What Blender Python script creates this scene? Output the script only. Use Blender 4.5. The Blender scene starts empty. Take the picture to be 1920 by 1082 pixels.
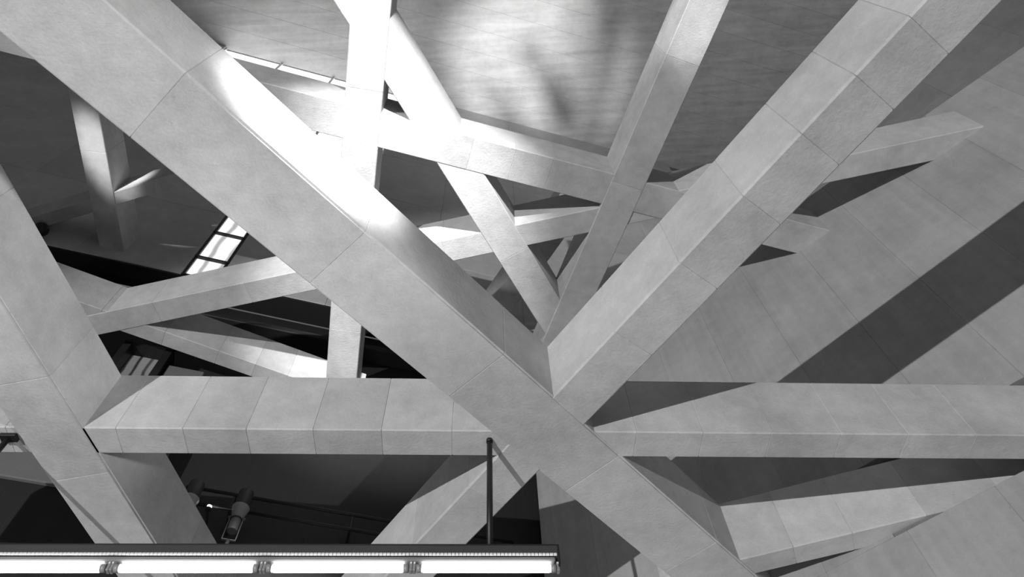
import bpy, bmesh, math, random
from mathutils import Vector, Matrix
random.seed(4)
sc = bpy.context.scene
R = math.radians
CZ = 15.0                      # camera height above the platform floor (metres)

# ------------------------------------------------------------------ camera
cam = bpy.data.objects.new('camera', bpy.data.cameras.new('camera'))
sc.collection.objects.link(cam)
sc.camera = cam
e, r = R(60.09), R(-3.28)      # looking steeply up, slight roll
fw = Vector((0, math.cos(e), math.sin(e)))
u0 = Vector((0, -math.sin(e), math.cos(e)))
r0 = Vector((1, 0, 0))
ri = r0 * math.cos(r) + u0 * math.sin(r)
up = r0 * -math.sin(r) + u0 * math.cos(r)
m = Matrix((ri, up, -fw)).transposed().to_4x4()
m.translation = (0, 0, CZ)
cam.matrix_world = m
cam.data.sensor_width = 36
cam.data.lens = 36 * 1353 / 1920
cam.data.clip_end = 500

# ------------------------------------------------------------------ world, lights, exposure
w = bpy.data.worlds.new('world'); sc.world = w; w.use_nodes = True
w.node_tree.nodes['Background'].inputs[0].default_value = (1, 1, 1, 1)
w.node_tree.nodes['Background'].inputs[1].default_value = 0.12
vs = sc.view_settings
vs.view_transform = 'Standard'; vs.look = 'None'; vs.exposure = -0.15; vs.gamma = 1.0
vs.use_curve_mapping = False
sc.cycles.max_bounces = 6

def aim(o, tgt):
    o.rotation_euler = (Vector(tgt) - o.location).to_track_quat('-Z', 'Y').to_euler()

def light(name, kind, loc, power, tgt=None, **kw):
    d = bpy.data.lights.new(name, kind); d.energy = power
    for k, v in kw.items(): setattr(d, k, v)
    o = bpy.data.objects.new(name, d); sc.collection.objects.link(o)
    o.location = loc
    if tgt: aim(o, tgt)
    return o

# floodlight on the far side of the hall, behind and below the viewer
light('hall_floodlight', 'SPOT', (-19.1, -33.3, CZ - 13.2), 70000, (0.6, 6, CZ + 7), shadow_soft_size=0.15, spot_size=R(28), spot_blend=0.3)
# added fill from the board-marked wall side, brightens the broad beam's flank
light('side_fill', 'SPOT', (11.0, -2.0, CZ - 0.5), 7500, (-5.8, 3.2, CZ + 6.4), shadow_soft_size=0.4, spot_size=R(21), spot_blend=0.8)
# two narrow floodlights on the platform, aimed at the ceiling through the gaps of the lattice
light('platform_uplight', 'SPOT', (-8.8, -9.8, CZ - 13.2), 80000, (1.9, 8.0, CZ + 34.7), shadow_soft_size=0.8, spot_size=R(11), spot_blend=0.7)
light('platform_uplight', 'SPOT', (-6.6, -12.0, CZ - 13.2), 60000, (1.2, 8.2, CZ + 34.7), shadow_soft_size=0.8, spot_size=R(10), spot_blend=0.8)
# spotlights on the gallery behind, shining in between the two beam layers
light('gallery_spotlight', 'SPOT', (1.0, -8.0, CZ + 6.6), 36000, (-2.05, 2.95, CZ + 6.8), shadow_soft_size=0.15, spot_size=R(11), spot_blend=0.9)
light('gallery_spotlight', 'SPOT', (0.4, -7.5, CZ + 6.6), 30000, (-2.0, 5.8, CZ + 12.0), shadow_soft_size=0.15, spot_size=R(24), spot_blend=1.0)
light('gallery_spotlight', 'SPOT', (-10.6, -5.0, CZ + 10.0), 13000, (-8.9, 4.95, CZ + 15.6), shadow_soft_size=0.1, spot_size=R(6.5), spot_blend=1.0)
light('gallery_spotlight', 'SPOT', (3.2, -8.0, CZ + 6.6), 9500, (3.15, 1.75, CZ + 12.0), shadow_soft_size=0.1, spot_size=R(7), spot_blend=0.7)
# added ceiling wash above the lattice, no lamp known there
light('ceiling_fill', 'SPOT', (11.0, -4.0, CZ + 15.0), 3000, (9.0, 5.0, CZ + 34.0), shadow_soft_size=1.2, spot_size=R(100), spot_blend=0.8)
# added area fill for the beam undersides, stands in for the lit platform
light('underside_fill', 'AREA', (-1, 2.5, 1.0), 185, (0, 3.5, 50), shape='RECTANGLE', size=12, size_y=8, spread=R(75))

# ------------------------------------------------------------------ materials
def nodes(name):
    mt = bpy.data.materials.new(name); mt.use_nodes = True
    nt = mt.node_tree; return mt, nt, nt.nodes['Principled BSDF']

def concrete(name, base, var=0.10, rough=0.72, board=None, bump=0.25, fine=0.05):
    """grey concrete: cloudy mottling, pores, optional board marks along az"""
    mt, nt, b = nodes(name); N = nt.nodes; L = nt.links
    g = N.new('ShaderNodeNewGeometry'); oi = N.new('ShaderNodeObjectInfo')
    def noise(scale, det=4, ro=.55):
        n = N.new('ShaderNodeTexNoise'); n.inputs['Scale'].default_value = scale
        n.inputs['Detail'].default_value = det; n.inputs['Roughness'].default_value = ro
        L.new(g.outputs['Position'], n.inputs['Vector']); return n.outputs['Fac']
    def math_(op, a, b_):
        n = N.new('ShaderNodeMath'); n.operation = op
        for i, v in enumerate((a, b_)):
            if isinstance(v, (int, float)): n.inputs[i].default_value = v
            else: L.new(v, n.inputs[i])
        return n.outputs[0]
    v = math_('MULTIPLY', math_('SUBTRACT', noise(0.9, 6, .6), .5), var * 2.4)
    v = math_('ADD', v, math_('MULTIPLY', math_('SUBTRACT', noise(5, 5, .65), .5), var * 1.5))
    v = math_('ADD', v, math_('MULTIPLY', math_('SUBTRACT', noise(45, 2), .5), fine * 2))
    v = math_('ADD', v, math_('MULTIPLY', math_('SUBTRACT', oi.outputs['Random'], .5), var * .55))
    h = noise(30, 4)
    if board:
        az, sc_, amt = board           # stripes: direction of variation, scale, amount
        mp = N.new('ShaderNodeMapping'); mp.vector_type = 'POINT'
        mp.inputs['Rotation'].default_value = az
        mp.inputs['Scale'].default_value = sc_
        L.new(g.outputs['Position'], mp.inputs['Vector'])
        n = N.new('ShaderNodeTexNoise'); n.inputs['Scale'].default_value = 1.0
        n.inputs['Detail'].default_value = 3
        L.new(mp.outputs[0], n.inputs['Vector'])
        v = math_('ADD', v, math_('MULTIPLY', math_('SUBTRACT', n.outputs['Fac'], .5), amt))
        h = math_('ADD', math_('MULTIPLY', h, .5), n.outputs['Fac'])
    # small dark pores
    vo = N.new('ShaderNodeTexNoise'); vo.inputs['Scale'].default_value = 14; vo.inputs['Detail'].default_value = 2
    L.new(g.outputs['Position'], vo.inputs['Vector'])
    rp = N.new('ShaderNodeMapRange'); rp.inputs['From Min'].default_value = .72; rp.inputs['From Max'].default_value = .8
    rp.inputs['To Min'].default_value = 0; rp.inputs['To Max'].default_value = -0.16
    L.new(vo.outputs['Fac'], rp.inputs['Value'])
    v = math_('ADD', v, rp.outputs[0])
    f = math_('MULTIPLY', math_('ADD', v, 1.0), base)
    cb = N.new('ShaderNodeCombineColor')
    for i in range(3): L.new(f, cb.inputs[i])
    L.new(cb.outputs[0], b.inputs['Base Color'])
    b.inputs['Roughness'].default_value = rough
    b.inputs['Specular IOR Level'].default_value = .3
    bp = N.new('ShaderNodeBump'); bp.inputs['Strength'].default_value = bump; bp.inputs['Distance'].default_value = .02
    L.new(h, bp.inputs['Height']); L.new(bp.outputs[0], b.inputs['Normal'])
    return mt

def plain(name, col, rough=.5, metal=0.0, emit=0.0):
    mt, nt, b = nodes(name)
    b.inputs['Base Color'].default_value = (col, col, col, 1)
    b.inputs['Roughness'].default_value = rough; b.inputs['Metallic'].default_value = metal
    n = nt.nodes.new('ShaderNodeTexNoise'); n.inputs['Scale'].default_value = 20
    mr = nt.nodes.new('ShaderNodeMapRange'); mr.inputs['To Min'].default_value = col * .85; mr.inputs['To Max'].default_value = col * 1.15
    nt.links.new(n.outputs['Fac'], mr.inputs['Value']); cb = nt.nodes.new('ShaderNodeCombineColor')
    for i in range(3): nt.links.new(mr.outputs[0], cb.inputs[i])
    nt.links.new(cb.outputs[0], b.inputs['Base Color'])
    if emit:
        b.inputs['Emission Color'].default_value = (1, 1, 1, 1); b.inputs['Emission Strength'].default_value = emit
    return mt

def daylight_pane(name, lo, hi, scale=1.2):
    """glass with the bright street outside showing as wavy streaks"""
    mt, nt, b = nodes(name); N = nt.nodes; L = nt.links
    g = N.new('ShaderNodeNewGeometry'); wv = N.new('ShaderNodeTexWave')
    wv.inputs['Scale'].default_value = scale; wv.inputs['Distortion'].default_value = 5; wv.inputs['Detail'].default_value = 2
    wv.inputs['Detail Scale'].default_value = .6
    L.new(g.outputs['Position'], wv.inputs['Vector'])
    mr = N.new('ShaderNodeMapRange'); mr.inputs['From Min'].default_value = .03; mr.inputs['From Max'].default_value = .35
    mr.inputs['To Min'].default_value = lo; mr.inputs['To Max'].default_value = hi
    L.new(wv.outputs['Fac'], mr.inputs['Value'])
    b.inputs['Base Color'].default_value = (.05, .05, .05, 1); b.inputs['Roughness'].default_value = .08
    b.inputs['Emission Color'].default_value = (1, 1, 1, 1); L.new(mr.outputs[0], b.inputs['Emission Strength'])
    return mt

FAR_AZ, RW_AZ = 71.5, 128.0
M_BEAM = concrete('beam_concrete', .50, var=.30, fine=.10)
M_BEAM2 = concrete('upper_beam_concrete', .50, var=.32, fine=.10)
M_WALL_R = concrete('boardmarked_wall', .34, var=.2, board=((0, 0, R(38)), (9, 1, .2), .3), bump=.5)
M_WALL_F = concrete('far_wall_concrete', .5, var=.2, board=((0, 0, R(-18.5)), (1.5, 1, .25), .14))
M_CEIL = concrete('boardmarked_ceiling', .58, var=.22, board=((0, 0, R(-18.5)), (.35, 4.5, 1), .6), bump=.5)
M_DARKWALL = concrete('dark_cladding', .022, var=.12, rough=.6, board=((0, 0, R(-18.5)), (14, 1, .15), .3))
M_DARKGREYC = concrete('dark_grey_concrete', .16)
M_FLOOR = concrete('platform_stone', .3)
M_BLACK = plain('black_metal', .02, .45, .3)
M_DKGREY = plain('dark_grey_metal', .07, .5, .3)
M_COLLAR = plain('collar_grey', .34, .5, .1)
M_LENS = plain('lens_tube_grey', .045, .5, .2)
M_FIT = plain('fitting_grey', .12, .5, .2)
M_GREY = plain('grey_metal', .30, .5, .2)
M_WHITE = plain('white_enamel', .8, .35)
M_REFL = plain('reflector_grey', .2, .4)
M_TUBE = plain('lit_tube', .9, .4, 0, 14.0)
M_LED = plain('lit_led', .9, .4, 0, 12.0)
M_DAY = daylight_pane('daylight_glass', .5, 1.3, .8)
M_DAYDIM = daylight_pane('dim_glass', .02, .16, 1.6)
M_GLARE = plain('added_glare_glow', .8, .3, 0, 1.9)  # even glow for the added window, imitates the white glare

# ------------------------------------------------------------------ mesh helpers
def link(name, me, mat, parent=None):
    o = bpy.data.objects.new(name, me); sc.collection.objects.link(o)
    if mat and not me.materials: me.materials.append(mat)
    if parent: o.parent = parent
    return o

def empty(name, loc=(0, 0, 0), rz=0.0, parent=None):
    o = bpy.data.objects.new(name, None); sc.collection.objects.link(o)
    o.location = loc; o.rotation_euler = (0, 0, rz); o.empty_display_size = .2
    if parent: o.parent = parent
    return o

def tag(o, label=None, cat=None, group=None, kind=None):
    for k, v in (('label', label), ('category', cat), ('group', group), ('kind', kind)):
        if v: o[k] = v
    return o

def box_bm(bm, x0, x1, y0, y1, z0, z1, ch=0.0):
    vs_ = bmesh.ops.create_cube(bm, size=1)['verts']
    for v in vs_:
        v.co = Vector(((x0 + x1) / 2 + v.co.x * (x1 - x0), (y0 + y1) / 2 + v.co.y * (y1 - y0), (z0 + z1) / 2 + v.co.z * (z1 - z0)))
    if ch:
        es = list({ed for v in vs_ for ed in v.link_edges})
        bmesh.ops.bevel(bm, geom=es, offset=ch, segments=1, affect='EDGES')

def mesh(bm, name, smooth=False):
    me = bpy.data.meshes.new(name); bm.to_mesh(me); bm.free()
    if smooth:
        for p in me.polygons: p.use_smooth = True
    return me

def box(name, mat, x0, x1, y0, y1, z0, z1, ch=0.0, parent=None):
    bm = bmesh.new(); box_bm(bm, x0, x1, y0, y1, z0, z1, ch)
    return link(name, mesh(bm, name), mat, parent)

def lathe(name, mat, prof, n=20, parent=None, loc=(0, 0, 0), rot=(0, 0, 0)):
    """profile [(radius, z)...] turned about z"""
    bm = bmesh.new(); rings = []
    for rad, z in prof:
        rings.append([bm.verts.new((rad * math.cos(2 * math.pi * i / n), rad * math.sin(2 * math.pi * i / n), z)) for i in range(n)])
    for a, b in zip(rings, rings[1:]):
        for i in range(n): bm.faces.new((a[i], a[(i + 1) % n], b[(i + 1) % n], b[i]))
    bm.faces.new(rings[0][::-1]); bm.faces.new(rings[-1])
    me = mesh(bm, name)
    for p in me.polygons: p.use_smooth = len(p.vertices) == 4
    o = link(name, me, mat, parent); o.location = loc; o.rotation_euler = rot
    return o

def dirv(az):
    return Vector((math.sin(R(az)), math.cos(R(az)), 0))

# frame along a wall: x = along the wall, y = away from the hall (into the wall), z = height over the camera
RW_P, X = Vector((4.966, 6.8485, 0)), Vector((0.2705, 10.517, 0))
def frame(p, az):
    return Vector((p.x, p.y, CZ)), R(90 - az)

# ------------------------------------------------------------------ setting
fl = box('floor', M_FLOOR, -40, 30, -40, 22, -.5, 0); tag(fl, kind='structure')
FZ = -CZ                                   # floor in wall frames
CEIL = 34.7

# far wall, upper part: cast panels, with a tall strip window and an added glowing window for the glare
loc, rz = frame(X, FAR_AZ)
wf = empty('wall_far', loc, rz); tag(wf, kind='structure')
scols = [-30, -26, -22.1, -18.3, -13.45, -10.9, -8.5, -7.68, -5.1, -2.6, 0.0, 2.6, 5.2, 8.4]
zrows = [15.2, 18.6, 22.3, 26.1, 30.2, CEIL]
def opening(s0, s1, z0, z1):
    if -8.51 < s0 and s1 < -7.67 and z1 < 22.4: return True
    if -13.46 < s0 and s1 < -5.09 and z0 > (26 if s0 < -11 else 22.2): return True
    return False
for s0, s1 in zip(scols, scols[1:]):
    for z0, z1 in zip(zrows, zrows[1:]):
        if opening(s0, s1, z0, z1): continue
        box('panel', M_WALL_F, s0, s1, 0, .6, z0, z1, .018, wf)
box('soffit', M_DARKWALL, -30, 8.4, .02, .62, 15.14, 15.2, 0, wf)

# strip window in the upper far wall
def window(name, s0, s1, zs, pane_mat, depth=.12, parent_loc=(loc, rz), bar=.05, proud=.0):
    wn = empty(name, *parent_loc); tag(wn, kind='structure')
    z0, z1 = zs[0], zs[-1]
    bm = bmesh.new()
    box_bm(bm, s0, s0 + bar * 1.3, -proud, depth, z0, z1); box_bm(bm, s1 - bar * 1.3, s1, -proud, depth, z0, z1)
    link('window_frame', mesh(bm, 'window_frame'), M_BLACK, wn)
    for z in zs: box('glazing_bar', M_BLACK, s0, s1, -proud - .02, depth, z - bar / 2, z + bar / 2, 0, wn)
    for a, b in zip(zs, zs[1:]): box('pane', pane_mat, s0 + bar, s1 - bar, depth * .5, depth * .5 + .02, a, b, 0, wn)
    return wn
window('window_1', -8.5, -7.68, [15.2, 16.13, 17.52, 18.92, 20.3, 21.4, 22.3], M_DAY)
# made-up glowing window under the ceiling, added to whiten the glare area
w3 = empty('added_glare_window', loc, rz); tag(w3, kind='structure')
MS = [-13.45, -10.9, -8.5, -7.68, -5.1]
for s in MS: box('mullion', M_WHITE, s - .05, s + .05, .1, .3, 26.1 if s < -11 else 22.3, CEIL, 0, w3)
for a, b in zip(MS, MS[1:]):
    for c, d in ((22.3, 26.1), (26.1, 30.2), (30.2, CEIL))[1 if a < -10.5 else 0:]: box('pane', M_GLARE, a, b, .2, .24, c, d, 0, w3)

# far wall, lower part: dark cladding set back under the upper wall
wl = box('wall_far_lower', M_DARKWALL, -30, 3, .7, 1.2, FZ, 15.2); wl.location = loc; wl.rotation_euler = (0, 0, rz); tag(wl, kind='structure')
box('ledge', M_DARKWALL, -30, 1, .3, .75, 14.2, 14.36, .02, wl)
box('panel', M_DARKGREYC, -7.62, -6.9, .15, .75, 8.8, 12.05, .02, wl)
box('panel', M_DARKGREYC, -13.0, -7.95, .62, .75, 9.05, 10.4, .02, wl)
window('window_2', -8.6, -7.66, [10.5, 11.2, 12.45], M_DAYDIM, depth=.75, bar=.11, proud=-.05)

# right wall with board-marked cast panels
loc2, rz2 = frame(RW_P, RW_AZ)
CS = (X - RW_P).dot(dirv(RW_AZ))           # where it ends, at the far corner
wr = box('wall_right', M_WALL_R, CS + .02, 22, 1.0, 1.9, FZ, 13.4); wr.location = loc2; wr.rotation_euler = (0, 0, rz2); tag(wr, kind='structure')
RS = -.62                                    # the recess starts here
cuts = [CS + 1.1 * i for i in range(17)]
for a, b in zip(cuts, cuts[1:]):
    box('panel', M_WALL_R, a, b, 0, 1.02, 2.3, 5.98, .006, wr)
    box('panel', M_WALL_R, a, b, 0, 1.02, 7.1, 13.4, .006, wr)
mid = sorted(cuts + [RS])
for a, b in zip(mid, mid[1:]):
    box('panel', M_WALL_R, a, b, 0 if b <= RS + .001 else .7, 1.02, 5.98, 7.1, .004, wr)
box('panel', M_WALL_R, CS, 22, 0, 1.02, FZ, 2.3, .012, wr)
# upper right wall, set back above the right wall
q = Vector((19.8, 6.3, 0)); loc3, rz3 = frame(q, RW_AZ)
wu = empty('wall_right_upper', loc3, rz3); tag(wu, kind='structure')
for a in range(-5, 5):
    for z0, z1 in ((13.4, 20.5), (20.5, 27.6), (27.6, CEIL)):
        box('panel', M_WALL_F, a * 3.2, a * 3.2 + 3.2, 0, .5, z0, z1, .02, wu)
gl = box('wall_right_ledge', M_WALL_F, -14, 22, 1.0, 15.5, 12.9, 13.35); gl.location = loc2; gl.rotation_euler = (0, 0, rz2); tag(gl, kind='structure')

# ceiling with board-marked strips along the far wall
ce = box('ceiling', M_CEIL, -34, 22, -26, 2, CEIL + .25, CEIL + .7); ce.location = loc; ce.rotation_euler = (0, 0, rz); tag(ce, kind='structure')
strip_bm = bmesh.new(); box_bm(strip_bm, -28, 28, -.486, .486, 0, .27, .006)
strip_me = mesh(strip_bm, 'panel'); strip_me.materials.append(M_CEIL)
for j in range(15):
    o = link('panel', strip_me, None, ce); o.location = (-6, -.35 - j * .975, CEIL)
box('panel', M_CEIL, -34, 22, -26, -.84 - 14 * .975, CEIL, CEIL + .27, 0, ce)

# ------------------------------------------------------------------ concrete beams
def segment(mat, x0, x1, w_, dp, c, parent, j=.006, notch=False):
    # box with arris chamfer c along its length and a fine joint chamfer j at both ends
    hw = w_ / 2
    def ring(x, k):
        c2 = c + k * .4; y, z0, z1 = hw - k, k, dp - k
        if notch:                              # drip groove along both lower arrises
            g = .022
            return [(x, -y + g, z0), (x, y - g, z0), (x, y - g, z0 + g), (x, y, z0 + g), (x, y, z1), (x, -y, z1), (x, -y, z0 + g), (x, -y + g, z0 + g)]
        return [(x, -y + c2, z0), (x, y - c2, z0), (x, y, z0 + c2), (x, y, z1 - c2), (x, y - c2, z1), (x, -y + c2, z1), (x, -y, z1 - c2), (x, -y, z0 + c2)]
    bm = bmesh.new()
    rs = [[bm.verts.new(p) for p in ring(x, k)] for x, k in ((x0, j), (x0 + j, 0), (x1 - j, 0), (x1, j))]
    for a, b in zip(rs, rs[1:]):
        for i in range(8): bm.faces.new((a[i], a[(i + 1) % 8], b[(i + 1) % 8], b[i]))
    bm.faces.new(rs[0][::-1]); bm.faces.new(rs[-1])
    bmesh.ops.recalc_face_normals(bm, faces=bm.faces[:])
    return link('segment', mesh(bm, 'segment'), mat, parent)

def beam(name, label, base, az, w_, z, t0, t1, joints, depth=.93, dz=0.0, mat=M_BEAM, ch=.013, group=None, step=None, notch=False):
    """beam along azimuth az through base; z = underside over camera; cast in segments that meet at joints"""
    d = dirv(az)
    o = empty(name, (base[0] + d.x * t0, base[1] + d.y * t0, CZ + z + dz), R(90 - az))
    tag(o, label, 'beam', group, 'thing')
    js = sorted(j for j in joints if t0 + .3 < j < t1 - .3)
    if step:
        lo = js[0] if js else t0 + step
        while lo - step > t0 + .4: lo -= step; js.append(lo)
        hi = max(js) if js else lo
        while hi + step < t1 - .4: hi += step; js.append(hi)
    cuts = [t0] + sorted(set(js)) + [t1]
    for a, b in zip(cuts, cuts[1:]):
        segment(mat, a - t0, b - t0, w_, depth, ch, o, notch=notch)
    return o
G1, G2, G3 = 'concrete beams of the lower lattice', 'concrete beams of the middle lattice', 'concrete beams of the upper lattice'
beam('concrete_beam', 'widest concrete beam, a long diagonal that the other lower beams run into', (-2.442, 2.008), 39.43, .804, 6, -4.2, 8.7,
     [-2.6, -.63, 1.31, 3.18, 5.07, 7.0], group=G1, notch=True)
beam('concrete_beam', 'concrete diagonal with brightly lit side crossing the widest beam to form an X', (2.771, 2.237), -38.91, .522, 6, -5.2, 9.6,
     [-3.6, -2.4, -1.18, -.61, 0, .71, 1.55, 2.51, 5.08, 6.3], dz=.014, group=G1, ch=.02)
beam('concrete_beam', 'level concrete beam with hanging black rods and a row of lamp tubes below it', (-.462, 5.403), 85.12, .365, 6, -8.6, 8.3,
     [-6, -5, -3.86, -3.16, -2.49, -1.78, -1.05, -.29, 1.73, 2.47, 3.23, 4.02, 4.78, 5.56], dz=.028, group=G1)
beam('concrete_beam', 'broad concrete beam crossing the level beam at its end away from the board-marked wall', (-5.53, .75), 7.72, .700, 6, -.6, 9.0,
     [1.8, 3.5, 4.83, 6.6], dz=.006, group=G1, notch=True)
beam('concrete_beam', 'short narrow concrete beam wedged between the widest beam and the board-marked wall', (2.188, 7.861), 105.56,   .334, 6, -.5, 5.1,
     [1.19, 1.91, 2.8, 3.7], dz=.04, group=G1)
Z2 = 12.0
beam('concrete_beam', 'upper concrete beam whose underside is whitest, meeting another in a V at the big X', (-2.373, 1.15), 25.85, .618, Z2, -2.2, 9.6, [0, 3.2, 5.6], dz=.016, mat=M_BEAM2, group=G2, step=2.2)
beam('concrete_beam', 'upper concrete beam forming the darker arm of the V above the big X', (3.552, 1.404), -21.57, .611, Z2, -3.6, 10.2, [1.5], dz=0, mat=M_BEAM2, group=G2, step=2.3)
beam('concrete_beam', 'upper concrete beam parallel to the ceiling board marks, crossing both arms of the V', (-1.317, 3.932), 71.49, .601, Z2, -9, 8.1, [.77, 1.52, 2.2, 5.9], dz=.008, mat=M_BEAM2, group=G2)
beam('concrete_beam', 'long thinner upper concrete beam passing below the strip window and across the V', (.952, 5.681), 99.51, .456, Z2, -11.2, 8.0, [-7.92, -6.06, -4, -2.2, 3.2, 5.9], dz=.024, mat=M_BEAM2, group=G2)
beam('concrete_beam', 'upper concrete beam beside the white glare, passing behind the widest beam', (-1.469, -.342), -13.12, .616, Z2, -2.4, 10.2, [1.0], dz=.004, mat=M_BEAM2, group=G2, step=2.4)
beam('concrete_beam', 'thin half-shaded upper concrete beam running beside the dark cladding', (-4.883, 8.745), 60.83, .351, Z2, -8.0, 1.7, [-2.33, -1.27, -.52, .15], dz=.034, mat=M_BEAM2, group=G2, step=1.2)
Z3 = 15.6
beam('concrete_beam', 'highest concrete beam with a bright spot, ending on the grey wall near the strip window', (-8.133, -1.248), -8.72, .558, Z3, 1.0, 8.75, [3.4, 6.2], dz=0, mat=M_BEAM2, group=G3)
beam('concrete_beam', 'thin highest concrete beam passing behind the one with the bright spot', (.878, 3.635), 103.58, .298, Z3, -13.6, -6.2, [-10.6, -9], dz=.02, mat=M_BEAM2, group=G3)
beam('concrete_beam', 'dim highest concrete beam seen through the gap inside the V', (4.235, 2.929), -34.67, .607, Z3, 4.4, 9.2, [6.9], dz=.01, mat=M_BEAM2, group=G3)

# ------------------------------------------------------------------ hanging fluorescent luminaire
RX = Vector((-.3396, 5.3593, 0)); d85 = dirv(85.12)
lum = empty('hanging_tube_luminaire', (RX.x, RX.y, CZ + 4.305), R(90 - 85.12))
tag(lum, 'long black hanging luminaire with a row of glowing tubes under the level beam', 'lamp')
XE, XS = .62, -7.45
hs = box('housing', M_DKGREY, XS, XE, -.06, .06, .13, .245, .006, lum)
box('top_flange', M_BLACK, XS, XE + .005, -.064, .064, .237, .252, .002, hs)
box('reflector', M_REFL, XS + .02, XE - .03, -.045, .05, .085, .13, .01, lum)
lipbm = bmesh.new(); x = XS
while x < XE - .02:
    box_bm(lipbm, x, x + .028, -.071, -.06, .125, .146); x += .034
lp = link('perforated_lip', mesh(lipbm, 'perforated_lip'), M_WHITE, lum); lp['kind'] = 'stuff'
box('end_cap', M_BLACK, XE - .008, XE + .01, -.07, .068, .03, .25, .004, lum)
pitch = 1.31; xe = .545
for i in range(6):
    a, b = xe - i * pitch - 1.15, xe - i * pitch
    if i == 5: a = max(a, XS + .1)
    t = lathe('tube', M_TUBE, [(.03, 0), (.036, .02), (.036, b - a - .02), (.03, b - a)], 16, lum, (a, -.005, .03), (0, R(90), 0))
    for x0, sgn in ((a, -1), (b, 1)):
        lathe('tube_cap', M_GREY, [(.038, 0), (.038, .045)], 14, t, (0, 0, -.045 if sgn < 0 else b - a))
        hx = x0 + sgn * .065
        hold = box('lamp_holder', M_GREY, hx - .014, hx + .014, -.03, .03, -.004, .09, .005, lum)
        lathe('screw', M_WHITE, [(.008, 0), (.008, .012)], 10, hold, (hx, -.03, .065), (R(90), 0, 0))
for tx in (0.0, -5.1):
    rod = lathe('hanger_rod', M_BLACK, [(.03, .25), (.03, 1.72)], 14, lum, (tx, 0, 0))
    box('ceiling_flange', M_BLACK, -.085, .085, -.05, .05, 1.68, 1.723, .004, rod) if tx < -1 else lathe('ceiling_flange', M_BLACK, [(.036, 1.68), (.036, 1.723)], 14, rod)

# ------------------------------------------------------------------ fixtures along the dark cladding
def atwall(s_, y_, z_):
    dd = dirv(FAR_AZ); n_ = Vector((-dd.y, dd.x, 0))
    p_ = X + dd * s_ + n_ * y_
    return (p_.x, p_.y, CZ + z_)
rail = empty('lighting_rail', atwall(-4.5, .1, 9.0), rz)
tag(rail, 'dark horizontal pipe rail carried along the cladding behind the level beam', 'rail')
lathe('pipe', M_BLACK, [(.03, -1.7), (.03, 4)], 12, rail, (0, 0, 0), (0, R(90), 0))
lathe('pipe', M_BLACK, [(.03, -1.7), (.03, 4)], 12, rail, (0, 0, -.32), (0, R(90), 0))
for x in (-.9, 1.1, 3.1): box('bracket', M_BLACK, x - .02, x + .02, 0, .62, -.36, .04, .004, rail)
def spot(s_, z_, lab, sc_=1.0):
    t = empty('spot_fitting', atwall(s_, -.12, z_), rz); t.scale = (sc_,) * 3
    tag(t, lab, 'lamp', 'spot fittings on the rail')
    lathe('lens_tube', M_LENS, [(.115, .52), (.12, .54), (.12, .86), (.105, .88)], 20, t)
    lathe('flared_collar', M_COLLAR, [(.085, .3), (.14, .52), (.14, .535)], 20, t)
    b = lathe('body', M_FIT, [(.08, .05), (.085, .07), (.085, .28), (.08, .3)], 20, t)
    lathe('clamp_ring', M_BLACK, [(.09, .27), (.09, .3)], 20, b)
    bm = bmesh.new(); box_bm(bm, -.11, -.095, -.02, .02, -.12, .34, .003); box_bm(bm, .095, .11, -.02, .02, -.12, .34, .003); box_bm(bm, -.11, .11, -.02, .02, -.13, -.115, .003)
    link('yoke', mesh(bm, 'yoke'), M_FIT, t)
    for x in (-.12, .12): lathe('knob', M_FIT, [(.025, -.015), (.025, .015)], 12, t, (x, 0, .31), (0, R(90), 0))
    lathe('stem', M_DKGREY, [(.03, -.4), (.03, -.12)], 12, t)
    return t
spot(-5.2, 8.02, 'grey spot fitting with flared collar standing clear of the beams above the tubes')
spot(-6.0, 8.03, 'dark spot fitting half hidden by the edge of the broad beam')
led = empty('signal_light', atwall(-5.71, .05, 8.61), rz); tag(led, 'tiny bright signal light between the two spot fittings', 'lamp')
lathe('lens', M_LED, [(.012, -.02), (.038, 0), (.038, .02), (.015, .035)], 14, led)
lathe('socket', M_BLACK, [(.045, -.07), (.045, -.02)], 14, led)
box('bracket', M_BLACK, -.015, .015, 0, .66, -.08, -.05, .002, led)
for i, (a, lab) in enumerate(((-4.98, 'small pale square plate on the dark cladding, the narrower of the two'), (-4.72, 'small pale square plate on the dark cladding, the broader of the two'))):
    p = empty('wall_plate', atwall(a, .68, 8.2), rz); tag(p, lab, 'plate')
    wd_ = .09 + .06 * i
    box('plate', M_DKGREY, -wd_, wd_, -.02, .03, -.1, .1, .01, p)
    for k in range(3): box('rib', M_FIT, -wd_ * .8, wd_ * .8, -.03, -.02, -.065 + k * .05, -.04 + k * .05, .002, p)
dome = empty('dome_camera', atwall(-11.72, -.22, 15.42), rz); tag(dome, 'black globe fitting on a short arm at the foot of the grey wall', 'camera')
lathe('globe', M_BLACK, [(.03, -.16), (.1, -.13), (.155, -.05), (.165, .03), (.13, .12), (.06, .16)], 18, dome)
lathe('stem', M_BLACK, [(.05, -.42), (.05, -.12)], 12, dome)
box('arm', M_BLACK, -.04, .04, -.04, .25, -.45, -.38, .004, dome)
